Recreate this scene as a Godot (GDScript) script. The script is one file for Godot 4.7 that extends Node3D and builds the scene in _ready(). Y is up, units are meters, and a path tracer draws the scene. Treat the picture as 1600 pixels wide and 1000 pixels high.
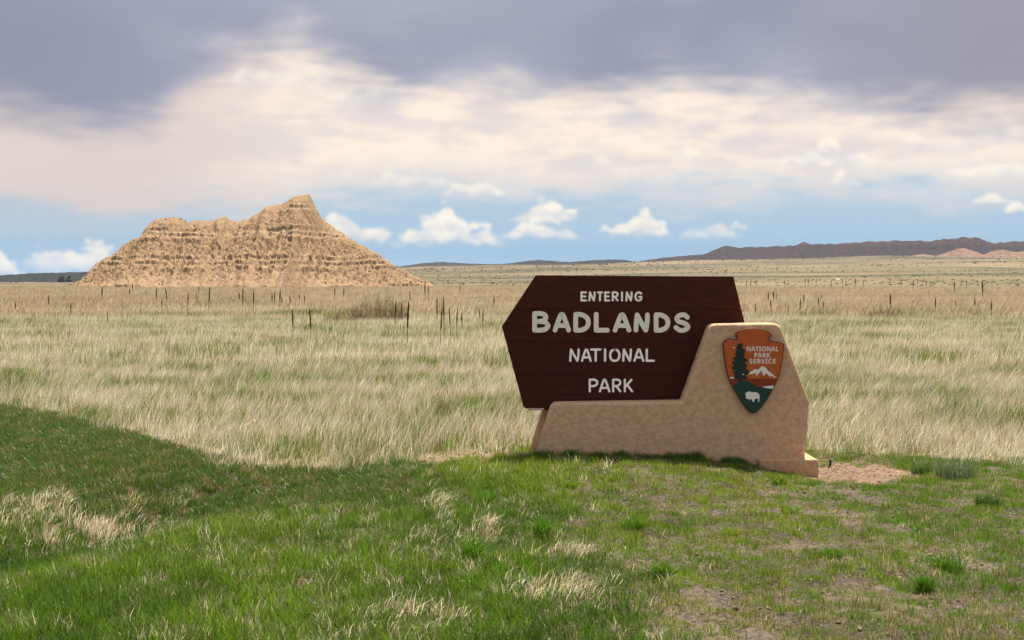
extends Node3D
# A park entrance sign in front of a dry prairie and a badlands butte.

const F := 2005.4            # focal length in photo pixels (1600 x 1000)
const EYE := 1.9
const PITCH := -1.943        # degrees
const SIGN_D := 12.5         # distance of the stone's front face

var rng := RandomNumberGenerator.new()
var n_big := FastNoiseLite.new()
var n_mid := FastNoiseLite.new()
var n_fine := FastNoiseLite.new()
var n_ridge := FastNoiseLite.new()
var used := {}
var edge_az := PackedFloat64Array()
var edge_d := PackedFloat64Array()

# ------------------------------------------------------------------ helpers
func noise(seed_: int, freq: float, oct := 4, kind := FastNoiseLite.FRACTAL_FBM) -> FastNoiseLite:
	var n := FastNoiseLite.new()
	n.seed = seed_
	n.noise_type = FastNoiseLite.TYPE_SIMPLEX_SMOOTH
	n.frequency = freq
	n.fractal_type = kind
	n.fractal_octaves = oct
	return n

func numbered(called: String) -> String:
	if not used.has(called):
		used[called] = 0
		return called
	used[called] += 1
	return "%s_%03d" % [called, used[called]]

func tag(o: Node, label: String, category := "", group := "", kind := "") -> Node:
	o.set_meta("label", label)
	if category: o.set_meta("category", category)
	if group: o.set_meta("group", group)
	if kind: o.set_meta("kind", kind)
	return o

func base(called: String, at: Vector3, turn := 0.0) -> Node3D:
	var o := Node3D.new()
	o.name = numbered(called)
	add_child(o, true)
	o.position = at
	o.rotation.y = turn
	return o

func build(called: String, st: SurfaceTool, m: Material, parent: Node = self) -> MeshInstance3D:
	return put(called, st.commit(), m, parent)

func put(called: String, mesh: Mesh, m: Material, parent: Node = self) -> MeshInstance3D:
	var o := MeshInstance3D.new()
	o.name = numbered(called) if parent == self else called
	o.mesh = mesh
	o.material_override = m
	parent.add_child(o, true)
	return o

func begin() -> SurfaceTool:
	var st := SurfaceTool.new()
	st.begin(Mesh.PRIMITIVE_TRIANGLES)
	return st

func tri(st: SurfaceTool, a: Vector3, b: Vector3, c: Vector3, out: Vector3) -> void:
	st.add_vertex(a)
	if (c - a).cross(b - a).dot(out) < 0.0:
		st.add_vertex(c); st.add_vertex(b)
	else:
		st.add_vertex(b); st.add_vertex(c)

func quad(st: SurfaceTool, a: Vector3, b: Vector3, c: Vector3, d: Vector3, out: Vector3) -> void:
	tri(st, a, b, c, out); tri(st, a, c, d, out)

func lin(r: float, g: float, b: float) -> Color:       # an sRGB 0..255 colour as linear values
	return Color(r / 255.0, g / 255.0, b / 255.0).srgb_to_linear()

func srgb(c: Color) -> Color:
	return c.linear_to_srgb()

func table(pts: Array, x: float) -> float:
	if x <= pts[0][0]: return pts[0][1]
	for i in range(1, pts.size()):
		if x <= pts[i][0]:
			var a: Array = pts[i - 1]
			var b: Array = pts[i]
			return lerpf(a[1], b[1], (x - a[0]) / maxf(b[0] - a[0], 1e-6))
	return pts[-1][1]

func ray(px: float, py: float) -> Vector3:             # direction of a place in the picture, scaled to one metre of depth
	var v := Vector3((px - 800.0) / F, (500.0 - py) / F, -1.0).rotated(Vector3.RIGHT, deg_to_rad(PITCH))
	return v / -v.z

func at(px: float, py: float, d: float) -> Vector3:
	return Vector3(0, EYE, 0) + ray(px, py) * d

func ground_hit(px: float, py: float, above := 0.0) -> Vector3:
	var v := ray(px, py)
	var d := clampf((EYE - above) / maxf(-v.y, 0.001), 2.0, 3000.0)
	for i in 8:
		d = lerpf(d, clampf((EYE - above - height(v.x * d, -d)) / maxf(-v.y, 0.001), 2.0, 3000.0), 0.7)
	return Vector3(v.x * d, height(v.x * d, -d), -d)

func bell(x: float) -> float:
	return exp(-x * x)

const PLAIN_TOP := [[-2500, 442], [0, 443], [150, 443], [420, 432], [600, 420], [660, 417], [800, 415], [1000, 410], [1200, 405], [1400, 402], [1600, 404], [4000, 410]]

func height(x: float, z: float) -> float:
	var d := -z
	var r := sqrt(x * x + z * z)
	var h := 0.15 * bell((x - 0.8) / 1.9) * bell((d - 12.4) / 2.2)
	h -= 0.10 * bell((x - 3.05) / 0.55) * bell((d - 12.3) / 0.55)
	# shallow ditch running away beside the lawn
	var along := Vector2(x + 3.6, d - 9.1).dot(Vector2(0.399, 0.917))
	var off := Vector2(x + 3.6, d - 9.1).dot(Vector2(0.917, -0.399))
	h -= 0.26 * bell(off / 0.75) * smoothstep(4.4, 1.5, along) * smoothstep(-9.0, -3.0, along)
	h += (0.03 * n_fine.get_noise_2d(x * 9.0, z * 9.0) + 0.03 * n_fine.get_noise_2d(x * 17.0, d * 17.0)) * smoothstep(30.0, 12.0, r)
	h += 0.16 * n_mid.get_noise_2d(x * 0.6, z * 0.6) * smoothstep(14.0, 40.0, r)
	h -= 1.0 * smoothstep(50.0, 280.0, r)
	if r > 300.0:
		h += smoothstep(330.0, 1900.0, r)
		var ang := atan2(x, d)
		var px := 800.0 + F * tan(clampf(ang, -1.0, 1.0))
		var up := (432.0 - table(PLAIN_TOP, px)) * 1900.0 / F
		h += up * pow(smoothstep(330.0, 1900.0, r), 1.2)
		h += smoothstep(340.0, 1300.0, r) * 5.0 * n_big.get_noise_2d(x * 0.45, z * 1.1)
		h -= maxf(0.0, r - 1950.0) * 0.022
	return h

func field_edge(x: float, d: float) -> float:           # depth at which the mown lawn gives way to the tall grass
	var a := x / maxf(d, 0.1)
	if a <= edge_az[0]: return edge_d[0]
	for i in range(1, edge_az.size()):
		if a <= edge_az[i]:
			return lerpf(edge_d[i - 1], edge_d[i], (a - edge_az[i - 1]) / (edge_az[i] - edge_az[i - 1]))
	return edge_d[-1]

# ------------------------------------------------------------------ materials
func grey_image(seed_: int, freq: float, oct: int, lo: float, hi: float, size := 512, stretch := 1.0) -> Image:
	var n := noise(seed_, freq, oct)
	var im := n.get_seamless_image(size, int(size * stretch), false, false, 0.12)
	im.convert(Image.FORMAT_RGB8)
	if stretch != 1.0:
		im.resize(size, size, Image.INTERPOLATE_CUBIC)
	var data := im.get_data()
	for i in data.size():
		data[i] = int(clampf(lerpf(lo, hi, data[i] / 255.0), 0, 1) * 255.0)
	return Image.create_from_data(size, size, false, Image.FORMAT_RGB8, data)

func tex(im: Image) -> ImageTexture:
	return ImageTexture.create_from_image(im)

func two_tone(seed_: int, freq: float, oct: int, a: Color, b: Color, speck: float, size := 512, contrast := 1.8) -> ImageTexture:
	var n := noise(seed_, freq, oct)
	var im := n.get_seamless_image(size, size, false, false, 0.12)
	im.convert(Image.FORMAT_L8)
	var g := im.get_data()
	var r := RandomNumberGenerator.new()
	r.seed = seed_
	var out := PackedByteArray()
	out.resize(size * size * 3)
	for i in g.size():
		var t := clampf((g[i] / 255.0 - 0.5) * contrast + 0.5, 0, 1)
		var k := 1.0 + speck * (r.randf() + r.randf() - 1.0)
		out[i * 3] = int(clampf(lerpf(a.r, b.r, t) * k, 0, 1) * 255)
		out[i * 3 + 1] = int(clampf(lerpf(a.g, b.g, t) * k, 0, 1) * 255)
		out[i * 3 + 2] = int(clampf(lerpf(a.b, b.b, t) * k, 0, 1) * 255)
	return tex(Image.create_from_data(size, size, false, Image.FORMAT_RGB8, out))

func stone_tex(seed_: int, a: Color, b: Color, size := 1024) -> ImageTexture:   # stucco: mottled, with rusty stains, grey scuffs and dark pits
	var n := noise(seed_, 0.010, 5).get_seamless_image(size, size, false, false, 0.12)
	var st := noise(seed_ + 1, 0.006, 6).get_seamless_image(size, size, false, false, 0.12)
	var gr := noise(seed_ + 2, 0.16, 3).get_seamless_image(size, size, false, false, 0.12)
	n.convert(Image.FORMAT_L8); st.convert(Image.FORMAT_L8); gr.convert(Image.FORMAT_L8)
	var nd := n.get_data()
	var sd := st.get_data()
	var gd := gr.get_data()
	var r := RandomNumberGenerator.new()
	r.seed = seed_
	var out := PackedByteArray()
	out.resize(size * size * 3)
	for i in nd.size():
		var c := a.lerp(b, clampf((nd[i] - 90) / 75.0, 0, 1))
		c = c.lerp(Color(0.64, 0.44, 0.29), clampf((sd[i] - 140) / 300.0, 0, 0.22))
		c = c.lerp(Color(0.50, 0.43, 0.39), clampf((112 - sd[i]) / 320.0, 0, 0.20))
		var k := 1.0 + (gd[i] - 128) / 128.0 * 0.28 + 0.07 * (r.randf() - 0.5)
		if gd[i] < 62: k *= 0.72
		out[i * 3] = int(clampf(c.r * k, 0, 1) * 255)
		out[i * 3 + 1] = int(clampf(c.g * k, 0, 1) * 255)
		out[i * 3 + 2] = int(clampf(c.b * k, 0, 1) * 255)
	return tex(Image.create_from_data(size, size, false, Image.FORMAT_RGB8, out))

func mat(c: Color, rough := 0.8, spec := 0.4) -> StandardMaterial3D:
	var m := StandardMaterial3D.new()
	m.albedo_color = srgb(c)
	m.roughness = rough
	m.metallic_specular = spec
	return m

func vmat(rough := 0.9, spec := 0.3) -> StandardMaterial3D:
	var m := mat(Color.WHITE, rough, spec)
	m.vertex_color_use_as_albedo = true
	return m

func triplanar(m: StandardMaterial3D, scale_: float, world := false) -> StandardMaterial3D:
	m.uv1_triplanar = true
	m.uv1_world_triplanar = world
	m.uv1_scale = Vector3.ONE * scale_
	m.uv1_triplanar_sharpness = 4.0
	return m

func bump(m: StandardMaterial3D, im: Image, cm: float) -> StandardMaterial3D:
	m.heightmap_enabled = true
	m.heightmap_texture = tex(im)
	m.heightmap_scale = cm
	return m

func grass_mat(through: float, rough: float, spec: float) -> StandardMaterial3D:
	var m := vmat(rough, spec)
	m.cull_mode = BaseMaterial3D.CULL_DISABLED
	m.backlight_enabled = true
	m.backlight = srgb(Color(through, through, through))
	return m

# ------------------------------------------------------------------ sky
const DECK := [[-900, 262], [-800, 280], [-700, 262], [-640, 246], [-560, 262], [-470, 330], [-420, 366], [-330, 372], [-260, 330], [-180, 300], [-60, 268], [40, 268], [140, 304], [230, 312], [330, 290], [430, 262], [560, 268], [660, 262], [760, 250], [900, 262]]
# cumulus: centre x, base y, width, height in picture pixels, strength
const PUFFS := [[118, 418, 165, 46, 0.95], [2, 426, 60, 30, 1.0], [556, 376, 120, 46, 0.95], [515, 362, 50, 32, 0.8], [700, 376, 145, 52, 1.0], [850, 344, 112, 34, 1.0], [846, 369, 110, 24, 0.85], [944, 362, 26, 9, 0.8], [1000, 362, 84, 36, 1.0], [1106, 369, 90, 22, 0.55], [1153, 357, 28, 10, 0.5], [1290, 256, 140, 38, 0.95], [1316, 290, 52, 24, 0.75], [1070, 248, 70, 22, 0.6], [1547, 316, 62, 13, 0.8], [1592, 330, 44, 17, 0.9], [740, 304, 95, 20, 0.7], [640, 290, 120, 26, 0.5], [930, 262, 90, 18, 0.5], [1450, 240, 110, 40, 0.5], [1560, 225, 110, 50, 0.5], [1560, 275, 160, 20, 0.7], [452, 130, 190, 34, 0.5], [590, 160, 120, 40, 0.55]]

func sky_colour(az: float, el: float, a: FastNoiseLite, b: FastNoiseLite, c: FastNoiseLite) -> Color:
	var dir := Vector3(sin(az) * cos(el), sin(el), -cos(az) * cos(el)) * F
	var u := F * (tan(az) if absf(az) < 0.55 else signf(az) * (tan(0.55) + absf(az) - 0.55))
	var v := F * tan(clampf(el, -0.2, 1.2)) / maxf(cos(az), 0.8) if absf(az) < 0.55 else F * el * 1.17
	var big := a.get_noise_3d(dir.x, dir.y * 1.6, dir.z)
	var str_ := b.get_noise_3d(dir.x, dir.y * 3.2, dir.z)
	var fin := c.get_noise_3d(dir.x, dir.y * 1.7, dir.z)
	var wisp := c.get_noise_3d(dir.x * 0.45 + 900.0, dir.y * 2.6, dir.z * 0.45)
	# clear air, blue near the horizon and paler above
	var t := clampf(v / 130.0, 0, 1)
	var col := lin(146, 186, 217).lerp(lin(180, 201, 217), t)
	var side := smoothstep(-250.0, -620.0, u + 90.0 * big)
	col = col.lerp(lin(184, 196, 208), side * smoothstep(30.0, 120.0, v))
	# the sheet of cream cloud
	var low := 122.0 + 46.0 * str_ + 22.0 * wisp + 40.0 * big + 18.0 * smoothstep(200.0, 700.0, u) - 14.0 * side
	var sheet := smoothstep(low - 26.0, low + 34.0, v) * (0.82 + 0.18 * smoothstep(0.0, 60.0, v - low))
	var cream := lin(232, 221, 214).lerp(lin(253, 237, 220), smoothstep(-0.35, 0.5, str_ + 0.25 * fin + 0.45 * wisp))
	cream = cream.lerp(lin(205, 205, 213), 0.42 * smoothstep(0.0, -0.55, str_ + 0.5 * big + 0.4 * wisp) * smoothstep(-500.0, 100.0, u))
	cream = cream.lerp(lin(214, 201, 196), side * 0.85)
	col = col.lerp(cream, sheet)
	# heaped cloud
	if absf(az) < 0.6 and el < 0.3:
		var px := 800.0 + u
		var py := 432.0 - v
		for p in PUFFS:
			var hx: float = p[2] * 0.5
			var dx: float = (px - p[0]) / hx
			if absf(dx) > 1.5: continue
			var up: float = (p[1] - py) / p[3]
			if up < -0.5 or up > 1.7: continue
			var cap := pow(maxf(0.0, 1.0 - dx * dx), 0.7) * (0.78 + 0.22 * sin(p[0] + dx * 5.0)) + 0.62 * fin + 0.2 * str_
			var body := smoothstep(-0.12, 0.2, cap - up) * smoothstep(-0.22, 0.08, up + 0.25 * fin) * smoothstep(1.35, 0.8, absf(dx))
			var shade := clampf(up * 0.8 + 0.35 + 0.9 * fin, 0, 1)
			col = col.lerp(lin(208, 211, 218).lerp(lin(255, 245, 228), shade), body * p[4] * 0.95)
	# the dark deck overhead
	var e0 := table(DECK, u) if absf(u) < 900.0 else 264.0
	e0 += 46.0 * big + 26.0 * str_ + 16.0 * wisp
	var deck := smoothstep(e0 - 55.0, e0 + 48.0, v)
	var grey := lin(166, 170, 188).lerp(lin(150, 154, 174), clampf(0.5 - 1.1 * big - 0.3 * str_, 0, 1))
	grey = grey.lerp(lin(154, 152, 164), smoothstep(350.0, 750.0, u) * 0.8)
	grey = grey.lerp(lin(138, 143, 163), smoothstep(-500.0, -800.0, u) * 0.7)
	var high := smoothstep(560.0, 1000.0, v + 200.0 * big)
	high = maxf(high, 0.75 * smoothstep(0.8, 1.7, absf(az) + 0.3 * big) * smoothstep(120.0, 330.0, v))  # pale broken cloud added beside and behind the camera to brighten the sign front
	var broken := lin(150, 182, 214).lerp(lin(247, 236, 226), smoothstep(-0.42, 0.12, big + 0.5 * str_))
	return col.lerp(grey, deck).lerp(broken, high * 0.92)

func make_sky() -> Texture2D:
	var a := noise(11, 1.0 / 420.0, 3)
	var b := noise(12, 1.0 / 200.0, 5)
	var c := noise(13, 1.0 / 44.0, 5)
	var w := 768
	var h := 384
	var im := Image.create_empty(w, h, false, Image.FORMAT_RGBF)
	for y in h:
		var el := PI * (0.5 - (y + 0.5) / h)
		if el < -0.03:
			im.fill_rect(Rect2i(0, y, w, h - y), Color(0.30, 0.27, 0.20))
			break
		for x in w:
			var az := TAU * (x + 0.5) / w
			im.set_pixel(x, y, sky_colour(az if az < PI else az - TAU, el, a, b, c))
	im.resize(4096, 2048, Image.INTERPOLATE_CUBIC)
	for y in range(860, 1030):
		var el := PI * (0.5 - (y + 0.5) / 2048.0)
		for k in range(-300, 300):
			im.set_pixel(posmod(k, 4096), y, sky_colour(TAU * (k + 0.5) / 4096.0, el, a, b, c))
	return tex(im)

# ------------------------------------------------------------------ land
func ground_colour(x: float, z: float) -> Color:
	var d := -z
	var r := sqrt(x * x + z * z)
	var m := n_mid.get_noise_2d(x, z)
	var f := n_fine.get_noise_2d(x * 3.0, z * 3.0)
	if r < 60.0:
		var soil := Color(0.060, 0.049, 0.040).lerp(Color(0.120, 0.096, 0.080), clampf(0.5 + f * 1.3, 0, 1))
		var dirt := maxf(bell((x - 3.3) / 0.72) * bell((d - 12.35) / 0.6), bell((x + 0.6) / 0.6) * bell((d - 12.85) / 0.5))
		soil = soil.lerp(Color(0.235, 0.160, 0.115).lerp(Color(0.165, 0.115, 0.085), clampf(0.5 + 2.0 * f, 0, 1)), clampf(dirt * 1.6 + f * 0.5 * dirt, 0, 1))
		var thatch := Color(0.20, 0.165, 0.10).lerp(Color(0.11, 0.115, 0.045), clampf(0.5 + m, 0, 1))
		return soil.lerp(thatch, smoothstep(-0.2, 0.5, d - field_edge(x, d)) * smoothstep(20.0, 10.0, absf(x) * 0.5))
	var near := Color(0.20, 0.152, 0.09).lerp(Color(0.115, 0.11, 0.05), clampf(0.5 + 1.2 * m, 0, 1))
	var b := n_big.get_noise_2d(x * 0.5 + 500.0, z * 1.5)
	var far := Color(0.135, 0.108, 0.066).lerp(Color(0.060, 0.060, 0.036), clampf(0.5 + 2.4 * b + 0.6 * m, 0, 1))
	far = far.lerp(Color(0.185, 0.142, 0.098), clampf(n_big.get_noise_2d(x * 0.8 - 900.0, z * 2.2) * 1.8, 0, 0.8))
	return near.lerp(far, smoothstep(220.0, 420.0, r))

func make_ground(m: Material) -> void:
	var angles := PackedFloat64Array()
	var a := -PI
	while a < PI - 0.001:
		angles.append(a)
		a += deg_to_rad(0.22) if absf(a) < deg_to_rad(27) else deg_to_rad(4.0)
	angles.append(PI)
	var v := PackedVector3Array()
	var c := PackedColorArray()
	var idx := PackedInt32Array()
	var r := 1.2
	var rings := 0
	while r < 7500.0:
		for t in angles:
			var x := r * sin(t)
			var z := -r * cos(t)
			v.append(Vector3(x, height(x, z), z))
			c.append(ground_colour(x, z))
		rings += 1
		r *= 1.0125 if r > 5.0 and r < 18.0 else 1.025
	var n := angles.size()
	for i in rings - 1:
		for j in n - 1:
			var p := i * n + j
			idx.append_array([p, p + n, p + 1, p + 1, p + n, p + n + 1])
	# the middle, under the camera
	v.append(Vector3(0, height(0, 0), 0))
	c.append(ground_colour(0, 0))
	for j in n - 1:
		idx.append_array([v.size() - 1, j, j + 1])
	var o := put("ground", array_mesh(v, c, idx), m)
	tag(o, "open prairie ground with bare brown soil showing between the grass", "ground", "", "structure")

func array_mesh(v: PackedVector3Array, c: PackedColorArray, idx: PackedInt32Array) -> ArrayMesh:
	var nor := PackedVector3Array()
	nor.resize(v.size())
	for i in range(0, idx.size(), 3):
		var p := v[idx[i]]
		var k := (v[idx[i + 2]] - p).cross(v[idx[i + 1]] - p)
		nor[idx[i]] += k; nor[idx[i + 1]] += k; nor[idx[i + 2]] += k
	for i in nor.size():
		nor[i] = nor[i].normalized() if nor[i].length() > 1e-12 else Vector3.UP
	var arr := []
	arr.resize(Mesh.ARRAY_MAX)
	arr[Mesh.ARRAY_VERTEX] = v
	arr[Mesh.ARRAY_NORMAL] = nor
	arr[Mesh.ARRAY_COLOR] = c
	arr[Mesh.ARRAY_INDEX] = idx
	var mesh := ArrayMesh.new()
	mesh.add_surface_from_arrays(Mesh.PRIMITIVE_TRIANGLES, arr)
	return mesh

# An eroded ridge: its skyline from the picture, talus falling to both sides, gullies and strata cut in.
func make_ridge(called: String, sky_line: Array, foot: float, dist: float, run: float, nx: int, nz: int, gully: float, step: float, tones: Array, m: Material) -> MeshInstance3D:
	var k := dist / F
	var x0: float = sky_line[0][0]
	var x1: float = sky_line[-1][0]
	var gn := noise(called.length() * 7 + int(dist), 1.0, 4, FastNoiseLite.FRACTAL_RIDGED)
	var fn := noise(called.length() * 5 + 3, 1.0, 4)
	var unit := (x1 - x0) * k / nx
	var v := PackedVector3Array()
	var c := PackedColorArray()
	var idx := PackedInt32Array()
	var foot_y := EYE + (432.0 - foot) * k
	for i in nx + 1:
		var px := lerpf(x0, x1, float(i) / nx)
		var s := maxf(0.0, (foot - table(sky_line, px)) * k)
		var x := (px - 800.0) * k
		s = maxf(0.0, s + minf(s * 0.07, gully * 0.2) * fn.get_noise_2d(x * 1.0 / gully, 11.0))
		var wid := s * run + unit * 6.0
		var cut := gully * minf(1.0, s / (gully * 3.0))
		for j in nz + 1:
			var q := float(j) / nz * 1.35 - 1.0         # -1 front foot, 0 crest, then the back
			var t := absf(q) if q < 0.0 else q * 2.6
			var zz := q * wid if q < 0.0 else q * wid * 1.6
			t = minf(t, 1.1)
			var g := 0.5 + 0.5 * gn.get_noise_2d(x * 9.0 / (run * 18.0 * gully), zz * 1.6 / (run * 18.0 * gully))
			var g2 := fn.get_noise_2d(x / gully, zz / gully)
			var y := s * pow(maxf(0.0, 1.0 - t), 0.92)
			var mid := smoothstep(0.0, 0.18, t) * smoothstep(1.08, 0.7, t)
			y -= mid * cut * (1.25 * (1.0 - g) - 0.35) + mid * cut * 0.35 * g2
			y -= mid * cut * 0.55 * (0.5 - absf(fn.get_noise_2d(x * 1.15 / gully + 0.25 * g2, zz * 0.13 / gully + 60.0))) * smoothstep(0.1, 0.5, t)
			y += gully * 0.035 * fn.get_noise_2d(x * 5.0 / gully, zz * 5.0 / gully)
			# harder beds stand out as ledges
			var bed := (y + 0.42 * step * sin(y * 2.1 / step + 0.8)) / step + 0.55 * fn.get_noise_2d(x * 0.12 / gully, 40.0) + 0.18 * g2
			var fr := bed - floorf(bed)
			y += step * (smoothstep(0.30, 0.62, fr) - fr) * 0.40 * smoothstep(0.02, 0.2, t) * clampf(0.35 + 1.9 * fn.get_noise_2d(x * 0.22 / gully + 90.0, floorf(bed) * 7.0), 0.05, 1)
			v.append(Vector3(x, maxf(y, -1.0) + foot_y, -dist - zz))
			var tone: Color = tones[0]
			var lay := fn.get_noise_1d(floorf(bed) * 13.7)
			tone = tone.lerp(tones[1], clampf(0.45 + 1.4 * lay + 0.5 * g2, 0, 1))
			tone = tone.lerp(tones[2], clampf(fn.get_noise_2d(x * 6.0 / gully + 300.0, y * 9.0 / gully) * 2.2 - 0.45, 0, 0.75))
			c.append(tone)
	for i in nx:
		for j in nz:
			var p := i * (nz + 1) + j
			idx.append_array([p, p + nz + 1, p + 1, p + 1, p + nz + 1, p + nz + 2])
	return put(called, array_mesh(v, c, idx), m)

# ------------------------------------------------------------------ grass
func add_blade(v: PackedVector3Array, nrm: PackedVector3Array, col: PackedColorArray, idx: PackedInt32Array, root: Vector3, h: float, w: float, yaw: float, lean: Vector3, c: Color) -> void:
	var s := Vector3(cos(yaw), 0, sin(yaw)) * w * 0.5
	var mid := root + Vector3(0, h * 0.56, 0) + lean * 0.32 * h
	var tip := root + Vector3(0, h * (1.0 - 0.28 * lean.length_squared()), 0) + lean * h
	var b := v.size()
	v.append_array([root - s, root + s, mid - s * 0.8, mid + s * 0.8, tip])
	var n1 := (mid - root).cross(s).normalized()
	var n2 := (tip - mid).cross(s).normalized()
	nrm.append_array([n1, n1, (n1 + n2).normalized(), (n1 + n2).normalized(), n2])
	col.append_array([c, c, c, c, c])
	idx.append_array([b, b + 1, b + 2, b + 1, b + 3, b + 2, b + 2, b + 3, b + 4])

# blades, spread, height range, width, wind lean, wildness
func tuft(seed_: int, count: int, spread: float, h0: float, h1: float, w: float, wind: Vector3, wild: float) -> ArrayMesh:
	var r := RandomNumberGenerator.new()
	r.seed = seed_
	var v := PackedVector3Array()
	var nrm := PackedVector3Array()
	var col := PackedColorArray()
	var idx := PackedInt32Array()
	for i in count:
		var a := r.randf() * TAU
		var d := sqrt(r.randf()) * spread
		var root := Vector3(cos(a) * d, -0.02, sin(a) * d)
		var la := r.randf() * TAU
		var lean := wind * r.randf_range(0.3, 1.5) + Vector3(cos(la), 0, sin(la)) * wild * r.randf()
		var k := r.randf_range(0.45, 1.35)
		var c := Color(k * r.randf_range(0.93, 1.1), k, k * r.randf_range(0.75, 1.15))
		add_blade(v, nrm, col, idx, root, r.randf_range(h0, h1), w * r.randf_range(0.7, 1.3), r.randf() * PI, lean, c)
	var arr := []
	arr.resize(Mesh.ARRAY_MAX)
	arr[Mesh.ARRAY_VERTEX] = v
	arr[Mesh.ARRAY_NORMAL] = nrm
	arr[Mesh.ARRAY_COLOR] = col
	arr[Mesh.ARRAY_INDEX] = idx
	var mesh := ArrayMesh.new()
	mesh.add_surface_from_arrays(Mesh.PRIMITIVE_TRIANGLES, arr)
	return mesh

var sown := {}           # kind -> [transforms, colours]
func sow(kind: String, p: Vector3, s: float, turn: float, c: Color, tall := 1.0) -> void:
	if not sown.has(kind):
		sown[kind] = [[], PackedColorArray()]
	var cs := cos(turn) * s
	var sn := sin(turn) * s
	sown[kind][0].append(Transform3D(Vector3(cs, 0, -sn), Vector3(0, s * tall, 0), Vector3(sn, 0, cs), p))
	sown[kind][1].append(c)

func plant(kind: String, called: String, mesh: Mesh, m: Material, label: String, category: String, parent: Node = self) -> void:
	if not sown.has(kind): return
	var mm := MultiMesh.new()
	mm.transform_format = MultiMesh.TRANSFORM_3D
	mm.use_colors = true
	mm.mesh = mesh
	var list: Array = sown[kind][0]
	var tint: PackedColorArray = sown[kind][1]
	mm.instance_count = list.size()
	for i in list.size():
		mm.set_instance_transform(i, list[i])
		mm.set_instance_color(i, tint[i])
	var o := MultiMeshInstance3D.new()
	o.name = numbered(called) if parent == self else called
	o.multimesh = mm
	o.material_override = m
	parent.add_child(o, true)
	if parent == self:
		tag(o, label, category, "", "stuff")
	else:
		o.set_meta("kind", "stuff")
	sown.erase(kind)

const GREEN := Color(0.100, 0.225, 0.012)
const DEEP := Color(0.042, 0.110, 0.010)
const LIME := Color(0.20, 0.285, 0.02)
const OLIVE := Color(0.15, 0.15, 0.045)
const PALE := Color(0.68, 0.63, 0.52)
const STRAW := Color(0.46, 0.375, 0.235)
const PINK := Color(0.47, 0.36, 0.25)
const RUST := Color(0.24, 0.13, 0.06)

func vary(c: Color, k := 0.22) -> Color:
	var f := 1.0 + rng.randf_range(-k, k)
	return Color(c.r * f * rng.randf_range(0.94, 1.06), c.g * f, c.b * f * rng.randf_range(0.9, 1.1))

func under_sign(x: float, d: float) -> bool:
	return x > 0.15 and x < 2.92 and d > SIGN_D - 0.02 and d < SIGN_D + 0.62 or x > 2.4 and x < 3.02 and d > SIGN_D - 0.18 and d < SIGN_D + 0.6

func sow_field() -> void:
	# bands: from, to, tufts per square metre, kind, size
	var bands := [[11.0, 26.0, 95.0, "field", 1.0], [26.0, 56.0, 34.0, "field_mid", 1.0], [56.0, 150.0, 5.5, "field_far", 1.0], [150.0, 330.0, 1.1, "field_far", 1.25]]
	for band in bands:
		var d0: float = band[0]
		var d1: float = band[1]
		var half := 0.43
		var count := int(half * (d1 * d1 - d0 * d0) * band[2])
		for i in count:
			var d := sqrt(lerpf(d0 * d0, d1 * d1, rng.randf()))
			var x := rng.randf_range(-half, half) * d
			var e := field_edge(x, d)
			var over := d - e + 0.55 * n_fine.get_noise_2d(x * 4.0, d * 4.0) + 0.3 * n_fine.get_noise_2d(x * 16.0, d * 16.0) + rng.randf_range(-0.18, 0.18)
			if over < 0.0 or under_sign(x, d): continue
			if d < 13.6 and bell((x - 3.3) / 0.68) * bell((d - 12.35) / 0.6) > 0.4: continue
			var m := n_mid.get_noise_2d(x * 1.3, d * 2.2)
			var b := n_mid.get_noise_2d(x * 0.22 + 70.0, d * 0.75)
			var f := n_fine.get_noise_2d(x * 2.0, d * 2.0)
			var q := rng.randf()
			# green shoots under last year's straw, in drifts
			var green := 0.37 + 0.9 * m + 0.55 * f
			green += 0.24 * bell((d - 46.0) / 10.0) + 0.18 * bell((d - 22.0) / 5.0)
			green -= 0.55 * smoothstep(56.0, 72.0, d)
			if d > 60.0: green = 0.12 + 1.1 * b - 0.25
			green = minf(green, 0.8)
			var c: Color
			var tall := 1.0
			if q < green:
				c = vary(GREEN.lerp(OLIVE, rng.randf_range(0.1, 0.9)).lerp(LIME, rng.randf() * 0.4), 0.3)
				tall = 0.72
			else:
				c = vary(PALE.lerp(STRAW, rng.randf() * (0.6 if d < 56.0 else 0.9)), 0.2)
				if d > 54.0: c = c.lerp(vary(PINK), clampf(0.55 + b, 0, 0.8))
				if rng.randf() < 0.06: c = vary(RUST)
			tall *= lerpf(0.55, 1.0, smoothstep(0.0, 0.9, over)) * (1.0 + 0.35 * m)
			if d > 56.0: tall *= 0.95 + 0.5 * b
			sow(band[3] + str(rng.randi() % 4), Vector3(x, height(x, -d), -d), band[4] * rng.randf_range(0.8, 1.2), rng.randf_range(-0.6, 0.6), c, tall)

var dry_spots := []
var lush_spots := []

func spot(list: Array, x: float, d: float) -> float:
	var k := 0.0
	for s in list:
		k = maxf(k, s[4] * bell((x - s[0]) / s[2]) * bell((d - s[1]) / s[3]))
	return k

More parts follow.
